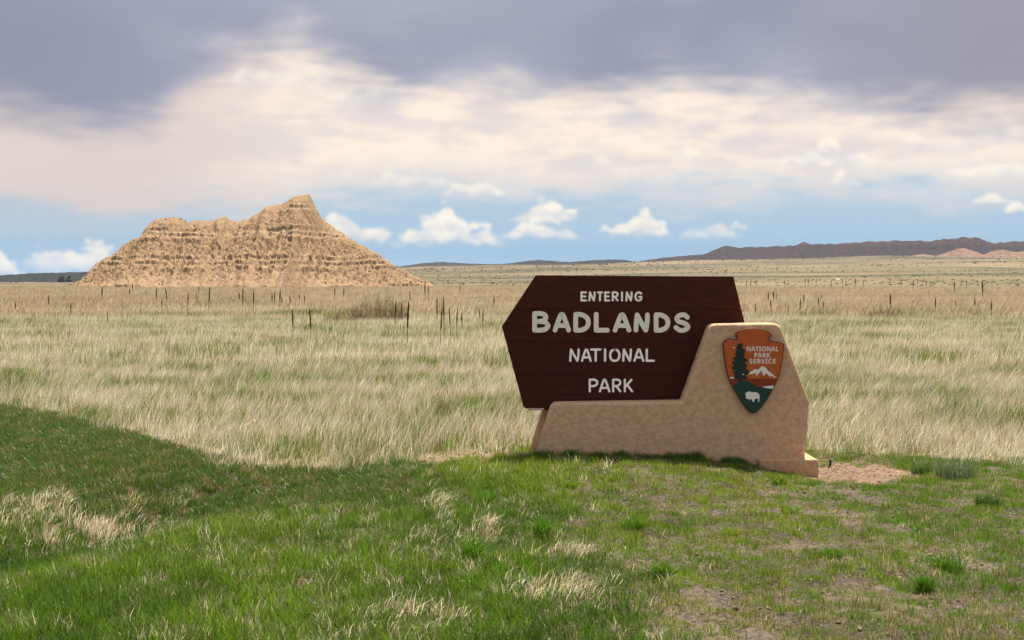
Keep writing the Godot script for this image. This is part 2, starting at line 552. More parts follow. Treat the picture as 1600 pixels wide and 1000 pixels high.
func sow_lawn() -> void:
	for s in [[120, 830, 150, 28, 1.0], [40, 800, 60, 30, 0.7], [230, 800, 60, 14, 0.9], [690, 800, 45, 24, 0.7], [745, 830, 40, 16, 0.6], [880, 868, 50, 16, 0.9], [880, 925, 70, 28, 0.75], [660, 850, 60, 30, 0.4], [640, 975, 90, 20, 0.5], [960, 985, 60, 12, 0.4]]:
		var p := ground_hit(s[0], s[1])
		var q := ground_hit(s[0], s[1] - s[3])
		dry_spots.append([p.x, -p.z, s[2] * -p.z / F, absf(q.z - p.z), s[4]])
	var half := 0.43
	var d0 := 5.2
	var d1 := 21.0
	var dens := 620.0
	var count := int(half * (d1 * d1 - d0 * d0) * dens)
	for i in count:
		var d := sqrt(lerpf(d0 * d0, d1 * d1, rng.randf()))
		var x := rng.randf_range(-half, half) * d
		var over := d - field_edge(x, d)
		if over > 0.25 or under_sign(x, d): continue
		var m := n_mid.get_noise_2d(x * 5.0, d * 5.0)
		var f := n_fine.get_noise_2d(x * 5.0, d * 5.0)
		var g := n_fine.get_noise_2d(x * 2.2 + 40.0, d * 2.2)
		var a := x / d
		# the worn, trodden turf in front of the sign; thicker grass to its side
		var worn := smoothstep(-0.10, 0.09, a - 0.075 * (1.0 - (d - 7.0) / 6.0) + 0.07 * m + 0.06 * g) 
		var dirt := maxf(bell((x - 3.3) / 0.68) * bell((d - 12.35) / 0.55), bell((x + 0.6) / 0.55) * bell((d - 12.85) / 0.42))
		if dirt > 0.42 + 0.35 * f + 0.45 * n_fine.get_noise_2d(x * 13.0, d * 13.0): continue
		if x > 2.62 and x < 3.1 and d > 11.75 and d < SIGN_D and rng.randf() < 0.75: continue
		var dry := spot(dry_spots, x, d)
		var q := rng.randf()
		var c: Color
		var kind := "lawn"
		var s := rng.randf_range(0.75, 1.25)
		var tall := 1.0 + 0.35 * m
		if rng.randf() < worn:
			var cover := 1.3 * n_fine.get_noise_2d(x * 6.0 + 40.0, d * 6.0) + 0.9 * n_fine.get_noise_2d(x * 17.0, d * 17.0) + 0.25 * g + 0.38 + 0.28 * smoothstep(0.22, 0.36, a)
			if cover < 0.0:
				if q > 0.16: continue
				c = vary(STRAW.lerp(PINK, rng.randf()), 0.3)
				kind = "turf"
				s *= 0.8
			else:
				c = vary(LIME.lerp(GREEN, clampf(0.25 + 0.8 * m + 0.5 * smoothstep(0.1, 0.36, a), 0, 1)), 0.3)
				if q < 0.2: c = vary(OLIVE, 0.4)
				elif q < 0.30: c = vary(STRAW, 0.3)
				kind = "turf"
				tall = 0.8 + 1.7 * clampf(cover, 0, 0.9)
				if d < 7.6 and q < 0.5: c = vary(STRAW.lerp(OLIVE, rng.randf()), 0.3)
		else:
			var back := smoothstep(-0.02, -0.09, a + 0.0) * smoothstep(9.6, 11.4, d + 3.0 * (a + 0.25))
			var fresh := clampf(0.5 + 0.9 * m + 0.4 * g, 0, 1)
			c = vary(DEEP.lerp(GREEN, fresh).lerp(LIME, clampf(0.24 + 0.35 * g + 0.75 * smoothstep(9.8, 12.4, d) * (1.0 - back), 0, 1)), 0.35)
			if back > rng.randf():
				c = vary(DEEP.lerp(OLIVE, clampf(0.14 + 0.6 * m, 0, 1)).lerp(GREEN, 0.15), 0.35)  # darker mown grass; the dimness over this stretch is put into its colour
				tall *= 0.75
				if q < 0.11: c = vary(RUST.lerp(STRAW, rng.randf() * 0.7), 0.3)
			elif q < 0.07 + 0.10 * g: c = vary(STRAW.lerp(PALE, rng.randf()), 0.3)
			if q > 0.93: c = vary(OLIVE, 0.3)
			if dry * (0.6 + 0.6 * f + 0.9 * n_fine.get_noise_2d(x * 12.0, d * 12.0)) > rng.randf_range(0.1, 1.5):
				c = vary(PALE.lerp(STRAW, rng.randf() * 0.7).lerp(PINK, rng.randf() * 0.4), 0.25)
				kind = "straw"
				tall *= 1.1
			tall *= smoothstep(-0.22, 0.05, a + 0.10) * -0.15 + 1.0
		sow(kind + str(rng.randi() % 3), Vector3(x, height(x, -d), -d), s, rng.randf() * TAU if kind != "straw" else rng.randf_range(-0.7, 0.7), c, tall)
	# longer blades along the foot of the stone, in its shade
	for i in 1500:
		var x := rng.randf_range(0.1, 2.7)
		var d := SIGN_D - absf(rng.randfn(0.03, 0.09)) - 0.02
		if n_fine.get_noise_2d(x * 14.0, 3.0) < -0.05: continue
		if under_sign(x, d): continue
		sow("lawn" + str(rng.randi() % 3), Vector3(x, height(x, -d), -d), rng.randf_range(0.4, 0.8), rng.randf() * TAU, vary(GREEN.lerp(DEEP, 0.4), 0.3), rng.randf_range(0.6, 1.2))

func make_grass() -> void:
	sow_field()
	sow_lawn()
	var wind := Vector3(0.19, 0, 0.05)
	var dry := grass_mat(0.95, 0.5, 0.5)
	var wet := grass_mat(0.95, 0.38, 0.5)
	for k in 4:
		plant("field" + str(k), "tall_grass", tuft(100 + k, 15, 0.10, 0.09, 0.34, 0.0050, wind, 0.50), dry, "tall pale dry prairie grass with green shoots standing just behind the sign", "grass")
		plant("field_mid" + str(k), "prairie_grass", tuft(110 + k, 20, 0.18, 0.12, 0.40, 0.0095, wind, 0.46), dry, "sunlit straw and green prairie grass across the middle of the field", "grass")
		plant("field_far" + str(k), "distant_grass", tuft(120 + k, 26, 0.50, 0.20, 0.58, 0.024, wind * 0.6, 0.42), dry, "pinkish tan dry grass of the far field before the butte", "grass")
	for k in 3:
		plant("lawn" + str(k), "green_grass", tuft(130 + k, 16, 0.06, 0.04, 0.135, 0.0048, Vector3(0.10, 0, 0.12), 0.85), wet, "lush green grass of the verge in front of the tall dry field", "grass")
		plant("turf" + str(k), "short_turf", tuft(140 + k, 26, 0.055, 0.015, 0.045, 0.0046, Vector3.ZERO, 1.0), wet, "short patchy green turf on worn soil in front of the stone base", "turf")
		plant("straw" + str(k), "dead_grass", tuft(150 + k, 15, 0.06, 0.06, 0.17, 0.0045, Vector3(0.5, 0, 0.3), 0.55), dry, "flattened pale dead grass lying in patches through the green verge", "grass")

# ------------------------------------------------------------------ solid shapes
func fillet(p: Array, radii: Array) -> PackedVector2Array:
	var out := PackedVector2Array()
	var n := p.size()
	for i in n:
		var a: Vector2 = p[(i + n - 1) % n]
		var b: Vector2 = p[i]
		var c: Vector2 = p[(i + 1) % n]
		var r: float = radii[i]
		if r <= 0.0:
			out.append(b)
			continue
		var u := (a - b).normalized()
		var w := (c - b).normalized()
		var t := minf(r / maxf(tan(u.angle_to(w) * 0.5 if u.angle_to(w) > 0.0 else -u.angle_to(w) * 0.5), 0.05), 0.45 * minf((a - b).length(), (c - b).length()))
		for k in 7:
			var s := k / 6.0
			out.append((b + u * t).lerp(b, s).lerp(b.lerp(b + w * t, s), s))
	return out

func area2(p: PackedVector2Array) -> float:
	var s := 0.0
	for i in p.size():
		s += p[i].cross(p[(i + 1) % p.size()])
	return s * 0.5

func inset(p: PackedVector2Array, k: float) -> PackedVector2Array:      # p counter-clockwise
	var out := PackedVector2Array()
	var n := p.size()
	for i in n:
		var e := (p[i] - p[(i + n - 1) % n]).normalized()
		var f := (p[(i + 1) % n] - p[i]).normalized()
		var a := Vector2(-e.y, e.x)
		var b := Vector2(-f.y, f.x)
		out.append(p[i] + (a + b) / maxf(1.0 + a.dot(b), 0.35) * k)
	return out

# a slab: outline in x/y, from z back to z front, its edges rounded by bevel
func slab(st: SurfaceTool, p: PackedVector2Array, back: float, front: float, bevel: float, steps := 3) -> void:
	if area2(p) < 0.0:
		p.reverse()
	var rings := []
	for i in steps + 1:
		var t := PI * 0.5 * i / steps
		rings.append([inset(p, bevel * (1.0 - sin(t))), front - bevel * (1.0 - cos(t))])
	for i in range(steps, -1, -1):
		var t := PI * 0.5 * i / steps
		rings.append([inset(p, bevel * (1.0 - sin(t))), back + bevel * (1.0 - cos(t))])
	st.set_smooth_group(1)
	for i in rings.size() - 1:
		var a: PackedVector2Array = rings[i][0]
		var b: PackedVector2Array = rings[i + 1][0]
		var za: float = rings[i][1]
		var zb: float = rings[i + 1][1]
		for j in p.size():
			var k := (j + 1) % p.size()
			var e := p[k] - p[j]
			var outward := Vector3(e.y, -e.x, 0).normalized() + Vector3(0, 0, 0.8 if i < steps else (-0.8 if i > steps else 0.0))
			quad(st, Vector3(a[j].x, a[j].y, za), Vector3(a[k].x, a[k].y, za), Vector3(b[k].x, b[k].y, zb), Vector3(b[j].x, b[j].y, zb), outward)
	st.set_smooth_group(-1)
	for s in [[0, 1.0], [rings.size() - 1, -1.0]]:
		var f: PackedVector2Array = rings[s[0]][0]
		var z: float = rings[s[0]][1]
		var id := Geometry2D.triangulate_polygon(f)
		for i in range(0, id.size(), 3):
			tri(st, Vector3(f[id[i]].x, f[id[i]].y, z), Vector3(f[id[i + 1]].x, f[id[i + 1]].y, z), Vector3(f[id[i + 2]].x, f[id[i + 2]].y, z), Vector3(0, 0, s[1]))

func slab_mesh(p: PackedVector2Array, back: float, front: float, bevel: float, steps := 3) -> Mesh:
	var st := begin()
	slab(st, p, back, front, bevel, steps)
	st.generate_normals()
	return st.commit()

func flat_points(px: Array, d: float, o: Vector3) -> Array:
	var out := []
	for q in px:
		var v := at(q[0], q[1], d) - o
		out.append(Vector2(v.x, v.y))
	return out

func packed(a: Array) -> PackedVector2Array:
	return PackedVector2Array(a)

# a brush stroke with round ends, raised from the board
func stroke(st: SurfaceTool, pts: PackedVector2Array, w: float, z: float, deep: float) -> void:
	var outline := PackedVector2Array()
	var right := PackedVector2Array()
	var n := pts.size()
	for i in n:
		var d := (pts[mini(i + 1, n - 1)] - pts[maxi(i - 1, 0)]).normalized()
		var s := Vector2(-d.y, d.x) * w * 0.5
		if i == 0:
			for k in 6:
				outline.append(pts[0] + (-s).rotated(-PI * k / 5.0))
		else:
			outline.append(pts[i] + s)
		if i == n - 1:
			for k in range(1, 6):
				outline.append(pts[i] + s.rotated(-PI * k / 5.0))
		else:
			right.append(pts[i] - s)
	right.reverse()
	right.resize(right.size() - 1)
	outline.append_array(right)
	# walls
	var m := outline.size()
	var centre := pts[n / 2]
	for i in m:
		var a := outline[i]
		var b := outline[(i + 1) % m]
		quad(st, Vector3(a.x, a.y, z), Vector3(b.x, b.y, z), Vector3(b.x, b.y, z + deep), Vector3(a.x, a.y, z + deep), Vector3(b.y - a.y, a.x - b.x, 0) * -1.0)
	# face: two caps and a band of quads
	var zz := z + deep
	var sides := []
	for i in n:
		var d := (pts[mini(i + 1, n - 1)] - pts[maxi(i - 1, 0)]).normalized()
		var s := Vector2(-d.y, d.x) * w * 0.5
		sides.append([Vector3(pts[i].x + s.x, pts[i].y + s.y, zz), Vector3(pts[i].x - s.x, pts[i].y - s.y, zz)])
		if i == 0 or i == n - 1:
			var h := -s if i == 0 else s
			for k in 5:
				var a := pts[i] + h.rotated(-PI * k / 5.0)
				var b := pts[i] + h.rotated(-PI * (k + 1) / 5.0)
				tri(st, Vector3(pts[i].x, pts[i].y, zz), Vector3(a.x, a.y, zz), Vector3(b.x, b.y, zz), Vector3(0, 0, 1))
	for i in n - 1:
		quad(st, sides[i][0], sides[i][1], sides[i + 1][1], sides[i + 1][0], Vector3(0, 0, 1))

func smooth_line(p: Array) -> PackedVector2Array:
	var out := PackedVector2Array()
	if p.size() == 2:
		return PackedVector2Array([p[0], p[1]])
	for i in p.size() - 1:
		var a: Vector2 = p[maxi(i - 1, 0)]
		var b: Vector2 = p[i]
		var c: Vector2 = p[i + 1]
		var d: Vector2 = p[mini(i + 2, p.size() - 1)]
		for k in 6:
			out.append(b.cubic_interpolate(c, a, d, k / 6.0))
	out.append(p[-1])
	return out

# hand-routed rounded capitals in a unit box, y downwards: a list of strokes each
const GLYPHS := {
	"A": [[[0, 1], [0.20, 0.5], [0.40, 0.06], [0.5, 0]], [[0.5, 0], [0.60, 0.06], [0.80, 0.5], [1, 1]], [[0.16, 0.70], [0.84, 0.70]]],
	"B": [[[0, 0], [0, 1]], [[0, 0], [0.45, 0.0], [0.78, 0.10], [0.80, 0.32], [0.45, 0.46], [0, 0.47]], [[0.3, 0.47], [0.75, 0.52], [1, 0.72], [0.80, 0.94], [0.4, 1], [0, 1]]],
	"D": [[[0, 0], [0, 1]], [[0, 0], [0.45, 0.02], [0.88, 0.22], [1, 0.52], [0.86, 0.82], [0.45, 0.99], [0, 1]]],
	"E": [[[0, 0], [0, 1]], [[0, 0], [0.95, 0]], [[0, 0.5], [0.85, 0.5]], [[0, 1], [1, 1]]],
	"G": [[[0.95, 0.14], [0.65, 0], [0.28, 0.06], [0.02, 0.36], [0.02, 0.66], [0.26, 0.95], [0.66, 1], [0.94, 0.86], [1, 0.56]], [[0.6, 0.56], [1, 0.56]]],
	"I": [[[0.5, 0], [0.5, 1]]],
	"K": [[[0, 0], [0, 1]], [[0.92, 0], [0.08, 0.60]], [[0.34, 0.42], [1, 1]]],
	"L": [[[0, 0], [0, 1]], [[0, 1], [1, 1]]],
	"N": [[[0.02, 1], [0.05, 0.5], [0.12, 0]], [[0.12, 0], [0.45, 0.5], [0.82, 1]], [[0.82, 1], [0.94, 0.5], [0.96, 0]]],
	"O": [[[0.5, 0], [0.82, 0.1], [1, 0.48], [0.85, 0.88], [0.5, 1], [0.15, 0.9], [0, 0.5], [0.16, 0.11], [0.5, 0]]],
	"P": [[[0, 0], [0, 1]], [[0, 0], [0.6, 0.0], [0.97, 0.14], [0.98, 0.36], [0.62, 0.53], [0, 0.55]]],
	"R": [[[0, 0], [0, 1]], [[0, 0], [0.6, 0.0], [0.95, 0.12], [0.96, 0.36], [0.6, 0.52], [0, 0.54]], [[0.45, 0.54], [1, 1]]],
	"S": [[[0.94, 0.16], [0.70, 0.01], [0.32, 0.03], [0.08, 0.22], [0.22, 0.43], [0.72, 0.56], [0.99, 0.78], [0.74, 0.98], [0.32, 1], [0, 0.82]]],
	"T": [[[0, 0], [1, 0]], [[0.5, 0], [0.48, 1]]],
}

# word, letter boxes in picture pixels (x0, x1), top, bottom, stroke width
func letter_line(parent: Node, word: String, boxes: Array, top: float, bottom: float, wide: float, z: float, o: Vector3, m: Material) -> void:
	var d := -(o.z + z)
	for i in word.length():
		var x0: float = boxes[i][0] + wide * 0.5
		var x1: float = boxes[i][1] - wide * 0.5
		var drop: float = boxes[i][2] if boxes[i].size() > 2 else 0.0
		var st := begin()
		st.set_smooth_group(-1)
		var n := 0
		for line in GLYPHS[word[i]]:
			var pts := []
			for q in line:
				var v := at(lerpf(x0, x1, q[0]), lerpf(top + wide * 0.5 + drop, bottom - wide * 0.5, q[1]), d) - o
				pts.append(Vector2(v.x, v.y))
			stroke(st, smooth_line(pts), wide * d / F, z, 0.004 + 0.0005 * n)
			n += 1
		st.generate_normals()
		build("letter", st, m, parent)

func clipped(a: PackedVector2Array, b: PackedVector2Array) -> PackedVector2Array:
	var best := PackedVector2Array()
	for p in Geometry2D.intersect_polygons(a, b):
		if absf(area2(p)) > absf(area2(best)):
			best = p
	return best

func tube(st: SurfaceTool, pts: Array, radii: Array, sides := 6) -> void:
	st.set_smooth_group(1)
	for i in pts.size() - 1:
		var a: Vector3 = pts[i]
		var b: Vector3 = pts[i + 1]
		var ax := (b - a).normalized()
		var u := ax.cross(Vector3(0.31, 0.2, 0.93)).normalized()
		var w := ax.cross(u)
		for k in sides:
			var t0 := TAU * k / sides
			var t1 := TAU * (k + 1) / sides
			var e0 := u * cos(t0) + w * sin(t0)
			var e1 := u * cos(t1) + w * sin(t1)
			quad(st, a + e0 * radii[i], a + e1 * radii[i], b + e1 * radii[i + 1], b + e0 * radii[i + 1], e0 + e1)

# ------------------------------------------------------------------ the sign
func make_sign() -> void:
	var stone_im := grey_image(31, 0.035, 5, 0.0, 1.0)
	var stone := triplanar(mat(Color.WHITE, 0.92, 0.3), 1.1)
	stone.albedo_texture = stone_tex(32, Color(0.725, 0.595, 0.485), Color(0.76, 0.63, 0.52))
	bump(stone, stone_im, 0.45)
	var stone_b := triplanar(mat(Color.WHITE, 0.92, 0.3), 1.3)
	stone_b.albedo_texture = stone_tex(34, Color(0.685, 0.55, 0.43), Color(0.72, 0.585, 0.465))
	bump(stone_b, stone_im, 0.5)

	# the stone base: two slabs holding the board between them, and a footing
	var o := at(1050, 735, SIGN_D)
	o.z = -SIGN_D - 0.1
	var root := base("stone_monument", o)
	tag(root, "tan stuccoed stone base with a low ledge and a tall shoulder, holding the brown board", "monument")
	var front := flat_points([[828, 742], [862, 630], [1066, 627], [1110, 506], [1218, 505], [1265, 628], [1255, 760]], SIGN_D, o)
	put("front_slab", slab_mesh(fillet(front, [0.0, 0.09, 0.03, 0.08, 0.10, 0.05, 0.0]), -0.12, 0.1, 0.032, 4), stone, root)
	var rd := SIGN_D + 0.36
	var rear := flat_points([[818, 742], [849, 634], [1068, 630], [1112, 510], [1214, 509], [1259, 628], [1250, 760]], rd, o)
	put("rear_slab", slab_mesh(fillet(rear, [0.0, 0.03, 0.03, 0.08, 0.10, 0.05, 0.0]), -0.48, -0.26, 0.02, 3), stone_b, root)
	var foot := flat_points([[1188, 719], [1279, 718], [1279, 775], [1188, 775]], SIGN_D - 0.16, o)
	put("footing", slab_mesh(fillet(foot, [0.025, 0.025, 0.0, 0.0]), -0.42, 0.26, 0.010, 2), stone_b, root)

	# the board
	var bo := at(980, 535, SIGN_D + 0.25)
	var board := base("sign_board", bo)
	tag(board, "dark brown wooden board with white hand-routed lettering, pointed at one end", "sign")
	var bd := SIGN_D + 0.23
	var outline := packed(flat_points([[784, 510], [837, 430], [1146, 432], [1170, 530], [1170, 641], [826, 641], [818, 636]], bd, bo))
	var paints := []
	for k in 4:
		var p := triplanar(mat(Color.WHITE, 0.66, 0.25), 0.9)
		p.uv1_scale = Vector3(0.35, 2.6, 1.0)
		p.uv1_offset = Vector3(0.3 * k, 0.17 * k, 0)
		var tone: Color = [Color(0.262, 0.118, 0.078), Color(0.248, 0.104, 0.073), Color(0.238, 0.098, 0.071), Color(0.240, 0.099, 0.071)][k]  # top plank lightest: the shade falling down the board is put into the tones
		p.albedo_texture = two_tone(40 + k, 0.02, 5, tone * 0.90, tone * 1.10, 0.09)
		bump(p, grey_image(45, 0.03, 4, 0.0, 1.0, 256), 0.12)
		paints.append(p)
	var cuts := [420.0, 482.0, 533.0, 585.5, 650.0]
	for k in 4:
		var a := packed(flat_points([[770, cuts[k] + 0.16], [1180, cuts[k] + 0.16], [1180, cuts[k + 1] - 0.16], [770, cuts[k + 1] - 0.16]], bd, bo))
		put("plank", slab_mesh(clipped(outline, a), -0.02, 0.02, 0.003, 2), paints[k], board)
	var core := packed(flat_points([[786.5, 510], [838.5, 432], [1144.5, 434], [1166, 530], [1166, 639], [829, 639], [820, 634]], bd, bo))
	put("backing", slab_mesh(core, -0.06, -0.021, 0.002, 1), mat(Color(0.045, 0.018, 0.013), 0.6), board)
	# worn pale lower lip of the lowest plank, and the strip under it
	var lip := packed(flat_points([[822, 638.2], [850, 638.2], [850, 640.6], [825, 640.6]], bd - 0.02, bo))
	put("worn_edge", slab_mesh(lip, 0.0205, 0.0235, 0.001, 1), mat(Color(0.50, 0.40, 0.37), 0.8), board).set_meta("label", "pale worn lower edge")
	var white := triplanar(mat(Color.WHITE, 0.7, 0.4), 3.0)
	white.albedo_texture = two_tone(50, 0.02, 4, Color(0.94, 0.93, 0.91), Color(0.98, 0.97, 0.95), 0.03)
	var cream := triplanar(mat(Color.WHITE, 0.7, 0.4), 3.0)
	cream.albedo_texture = two_tone(51, 0.02, 4, Color(0.85, 0.84, 0.78), Color(0.91, 0.90, 0.85), 0.05)
	var z := 0.0202
	letter_line(board, "ENTERING", [[906.9, 917.4], [919.2, 930.9], [932.7, 942.3], [944.0, 953.3], [955.8, 966.5], [969.7, 974.0], [976.9, 988.7], [991.2, 1003.8]], 455.3, 471.0, 3.1, z, bo, white)
	letter_line(board, "BADLANDS", [[831.6, 860.0], [863.6, 892.2, 1.5], [895.8, 923.0, 1.2], [927.8, 952.8, 1.2], [957.3, 986.5, 2.0], [989.5, 1016.0, 2.0], [1021.4, 1047.2, 2.0], [1052.3, 1078.8, 2.0]], 486.2, 519.6, 7.4, z, bo, cream)
	letter_line(board, "NATIONAL", [[889.0, 906.3], [907.6, 924.6], [922.0, 939.8], [942.8, 948.0], [951.6, 969.6], [971.8, 987.8], [989.6, 1006.8], [1008.8, 1023.2]], 544.4, 565.4, 3.5, z, bo, white)
	letter_line(board, "PARK", [[919.8, 934.6], [935.6, 953.6], [956.4, 970.8], [974.6, 989.2]], 591.6, 613.2, 3.3, z, bo, white)
	# wire spikes against birds on the top edge
	var wire := mat(Color(0.42, 0.36, 0.33), 0.35, 0.5)
	wire.metallic = 0.7
	for q in [[840, 412], [843, 408], [845.5, 414], [847, 410], [865, 411], [869, 408], [873, 412], [876, 409], [878.5, 413], [898, 411], [901, 408], [904.5, 412], [908, 409], [911, 413]]:
		var st := begin()
		var lo := at(q[0] + 0.6 * sin(q[1]), 431.5, bd + 0.01) - bo
		var hi := at(q[0], q[1], bd + 0.01) - bo
		tube(st, [lo, hi], [0.0014, 0.0010], 5)
		st.generate_normals()
		build("bird_spike", st, wire, board)
	# nail heads near the top edge
	for q in [[1138, 441], [1031, 439], [1057, 437], [1058, 622], [1140, 470]]:
		var v := at(q[0], q[1], bd - 0.022) - bo
		var st := begin()
		tube(st, [v + Vector3(0, 0, -0.004), v + Vector3(0, 0, 0.003), v + Vector3(0, 0, 0.0045)], [0.007, 0.007, 0.0005], 8)
		st.generate_normals()
		build("nail_head", st, mat(Color(0.03, 0.02, 0.018), 0.5), board)
	make_emblem()

func ez(q: Array) -> Array:         # emblem drawing units to picture pixels
	return [1120.0 + q[0] / 6.67, 505.0 + q[1] / 6.67]

func emblem_piece(called: String, pts: Array, clip: PackedVector2Array, z0: float, z1: float, m: Material, d: float, o: Vector3, parent: Node) -> void:
	var px := []
	for q in pts:
		px.append(ez(q))
	var p := packed(flat_points(px, d, o))
	if clip.size():
		p = clipped(p, clip)
	put(called, slab_mesh(p, z0, z1, 0.0006, 1), m, parent)

func make_emblem() -> void:
	var d := SIGN_D - 0.045
	var o := at(1177.5, 580, SIGN_D - 0.012)
	var root := base("arrowhead_emblem", o)
	tag(root, "arrowhead shaped park emblem in orange and green mounted on the stone shoulder", "emblem")
	var outline := [[385, 50], [450, 53], [520, 75], [558, 97], [578, 132], [546, 152], [556, 180], [600, 189], [660, 195], [703, 216], [699, 280], [690, 362], [675, 450], [658, 525], [637, 585], [608, 645], [570, 722], [530, 792], [480, 862], [430, 920], [385, 944], [340, 926], [290, 872], [240, 792], [190, 712], [150, 642], [120, 570], [100, 500], [85, 400], [70, 290], [62, 212], [85, 180], [140, 153], [180, 172], [207, 170], [212, 145], [190, 112], [225, 86], [270, 66], [330, 52]]
	var px := []
	for q in outline:
		px.append(ez(q))
	var p := packed(flat_points(px, d, o))
	if area2(p) < 0.0: p.reverse()
	var brown := mat(lin(74, 30, 18), 0.5)
	put("plate", slab_mesh(p, 0.0, 0.030, 0.004, 2), brown, root)
	var face := inset(p, 0.0085)
	var orange := triplanar(mat(Color.WHITE, 0.45, 0.45), 2.0)
	orange.albedo_texture = two_tone(60, 0.012, 4, Color(0.68, 0.33, 0.055), Color(0.63, 0.285, 0.05), 0.03)
	put("orange_face", slab_mesh(face, 0.0302, 0.0322, 0.0006, 1), orange, root)
	var rust := mat(lin(120, 40, 20), 0.5)
	var green := mat(lin(9, 54, 47), 0.5)
	var pine := mat(lin(8, 40, 33), 0.5)
	var white := mat(lin(214, 210, 208), 0.6)
	var lake := mat(lin(205, 208, 214), 0.5)
	emblem_piece("plain_band", [[40, 578], [720, 578], [720, 720], [40, 720]], face, 0.0324, 0.0338, rust, d, o, root)
	emblem_piece("meadow", [[40, 690], [150, 668], [190, 640], [230, 610], [300, 600], [345, 608], [400, 650], [455, 668], [560, 672], [640, 655], [720, 660], [720, 960], [40, 960]], face, 0.0342, 0.0354, green, d, o, root)
	emblem_piece("lake", [[468, 664], [520, 655], [592, 648], [586, 682], [540, 680], [500, 672]], PackedVector2Array(), 0.0356, 0.0368, lake, d, o, root)
	emblem_piece("snow_peak", [[330, 538], [352, 505], [400, 478], [432, 482], [474, 446], [502, 456], [540, 500], [582, 532], [628, 574], [592, 562], [565, 545], [553, 562], [534, 536], [512, 520], [492, 552], [474, 522], [470, 490], [440, 522], [402, 560], [414, 520], [368, 528]], PackedVector2Array(), 0.0324, 0.0336, white, d, o, root)
	emblem_piece("snow_slope", [[126, 577], [150, 564], [186, 556], [214, 560], [214, 577]], PackedVector2Array(), 0.0324, 0.0335, white, d, o, root)
	emblem_piece("snow_speck", [[166, 250], [184, 246], [190, 256], [172, 262]], PackedVector2Array(), 0.0324, 0.0335, white, d, o, root)
	# the conifer, with its ragged boughs
	emblem_piece("conifer", [[238, 208], [262, 212], [268, 240], [258, 258], [284, 272], [300, 286], [284, 312], [298, 326], [276, 344], [290, 362], [318, 374], [322, 392], [288, 406], [300, 424], [318, 452], [300, 468], [326, 490], [338, 512], [318, 534], [300, 548], [322, 568], [296, 586], [268, 578], [264, 622], [226, 624], [226, 580], [196, 584], [172, 560], [192, 536], [172, 512], [198, 492], [166, 482], [150, 462], [180, 446], [160, 420], [156, 404], [190, 396], [170, 372], [178, 352], [206, 348], [186, 322], [204, 306], [188, 296], [216, 284], [198, 262], [214, 246], [206, 228]], PackedVector2Array(), 0.0358, 0.0374, pine, d, o, root)
	emblem_piece("snow_speck", [[262, 530], [278, 526], [286, 536], [270, 542]], PackedVector2Array(), 0.0376, 0.0384, white, d, o, root)
	emblem_piece("bison", [[296, 742], [304, 724], [326, 712], [350, 710], [366, 722], [388, 716], [414, 720], [436, 734], [446, 756], [444, 790], [438, 822], [428, 820], [430, 790], [416, 784], [396, 790], [388, 818], [374, 820], [366, 796], [352, 788], [346, 802], [336, 800], [330, 786], [312, 790], [298, 772], [306, 760]], PackedVector2Array(), 0.0356, 0.0368, white, d, o, root)
	var font := SystemFont.new()
	font.font_names = PackedStringArray(["Droid Sans"])
	font.font_weight = 700
	for row in [["NATIONAL", 318, 652, 244, 294], ["PARK", 398, 566, 309, 361], ["SERVICE", 346, 622, 374, 424]]:
		var t := TextMesh.new()
		t.text = row[0]
		t.font = font
		t.font_size = 64
		t.pixel_size = 0.001
		t.depth = 0.002
		var box := t.get_aabb()
		var a := ez([row[1], row[4]])
		var b := ez([row[2], row[3]])
		var lo := at(a[0], a[1], d - 0.033) - o
		var hi := at(b[0], b[1], d - 0.033) - o
		var w := put("lettering", t, white, root)
		w.scale = Vector3((hi.x - lo.x) / box.size.x, (hi.y - lo.y) / box.size.y, 1)
		w.position = Vector3((lo.x + hi.x) * 0.5, (lo.y + hi.y) * 0.5, 0.0333) - box.get_center() * w.scale * Vector3(1, 1, 0)

# ------------------------------------------------------------------ weeds, shrubs, small things
func stalk_parts(seed_: int, h: float, thick: float) -> Array:
	var r := RandomNumberGenerator.new()
	r.seed = seed_
	var bend := Vector3(r.randf_range(-0.05, 0.05), 0, r.randf_range(-0.05, 0.05)) * h
	var st := begin()
	var p := []
	for i in 5:
		var t := i / 4.0
		p.append(Vector3(bend.x * t * t, h * t, bend.z * t * t))
	tube(st, p, [0.011 * thick, 0.011 * thick, 0.010 * thick, 0.008 * thick, 0.006 * thick], 6)
	st.generate_normals()
	var sp := begin()
	var q := []
	var rad := []
	var n := 9
	for i in n + 1:
		var t := lerpf(0.48, 1.02, float(i) / n)
		q.append(Vector3(bend.x * t * t, h * t, bend.z * t * t))
		rad.append((0.027 * sin(PI * clampf(0.12 + 0.8 * i / n, 0, 1)) + r.randf_range(0.0, 0.008)) * thick)
	rad[n] = 0.002
	rad[0] = 0.012 * thick
	tube(sp, q, rad, 7)
	sp.generate_normals()
	return [st.commit(), sp.commit()]

const ORD := ["first", "second", "third", "fourth", "fifth", "sixth", "seventh", "eighth", "ninth", "tenth", "eleventh", "twelfth", "thirteenth", "fourteenth", "fifteenth", "sixteenth", "seventeenth", "eighteenth", "nineteenth", "twentieth", "twenty-first", "twenty-second", "twenty-third", "twenty-fourth"]

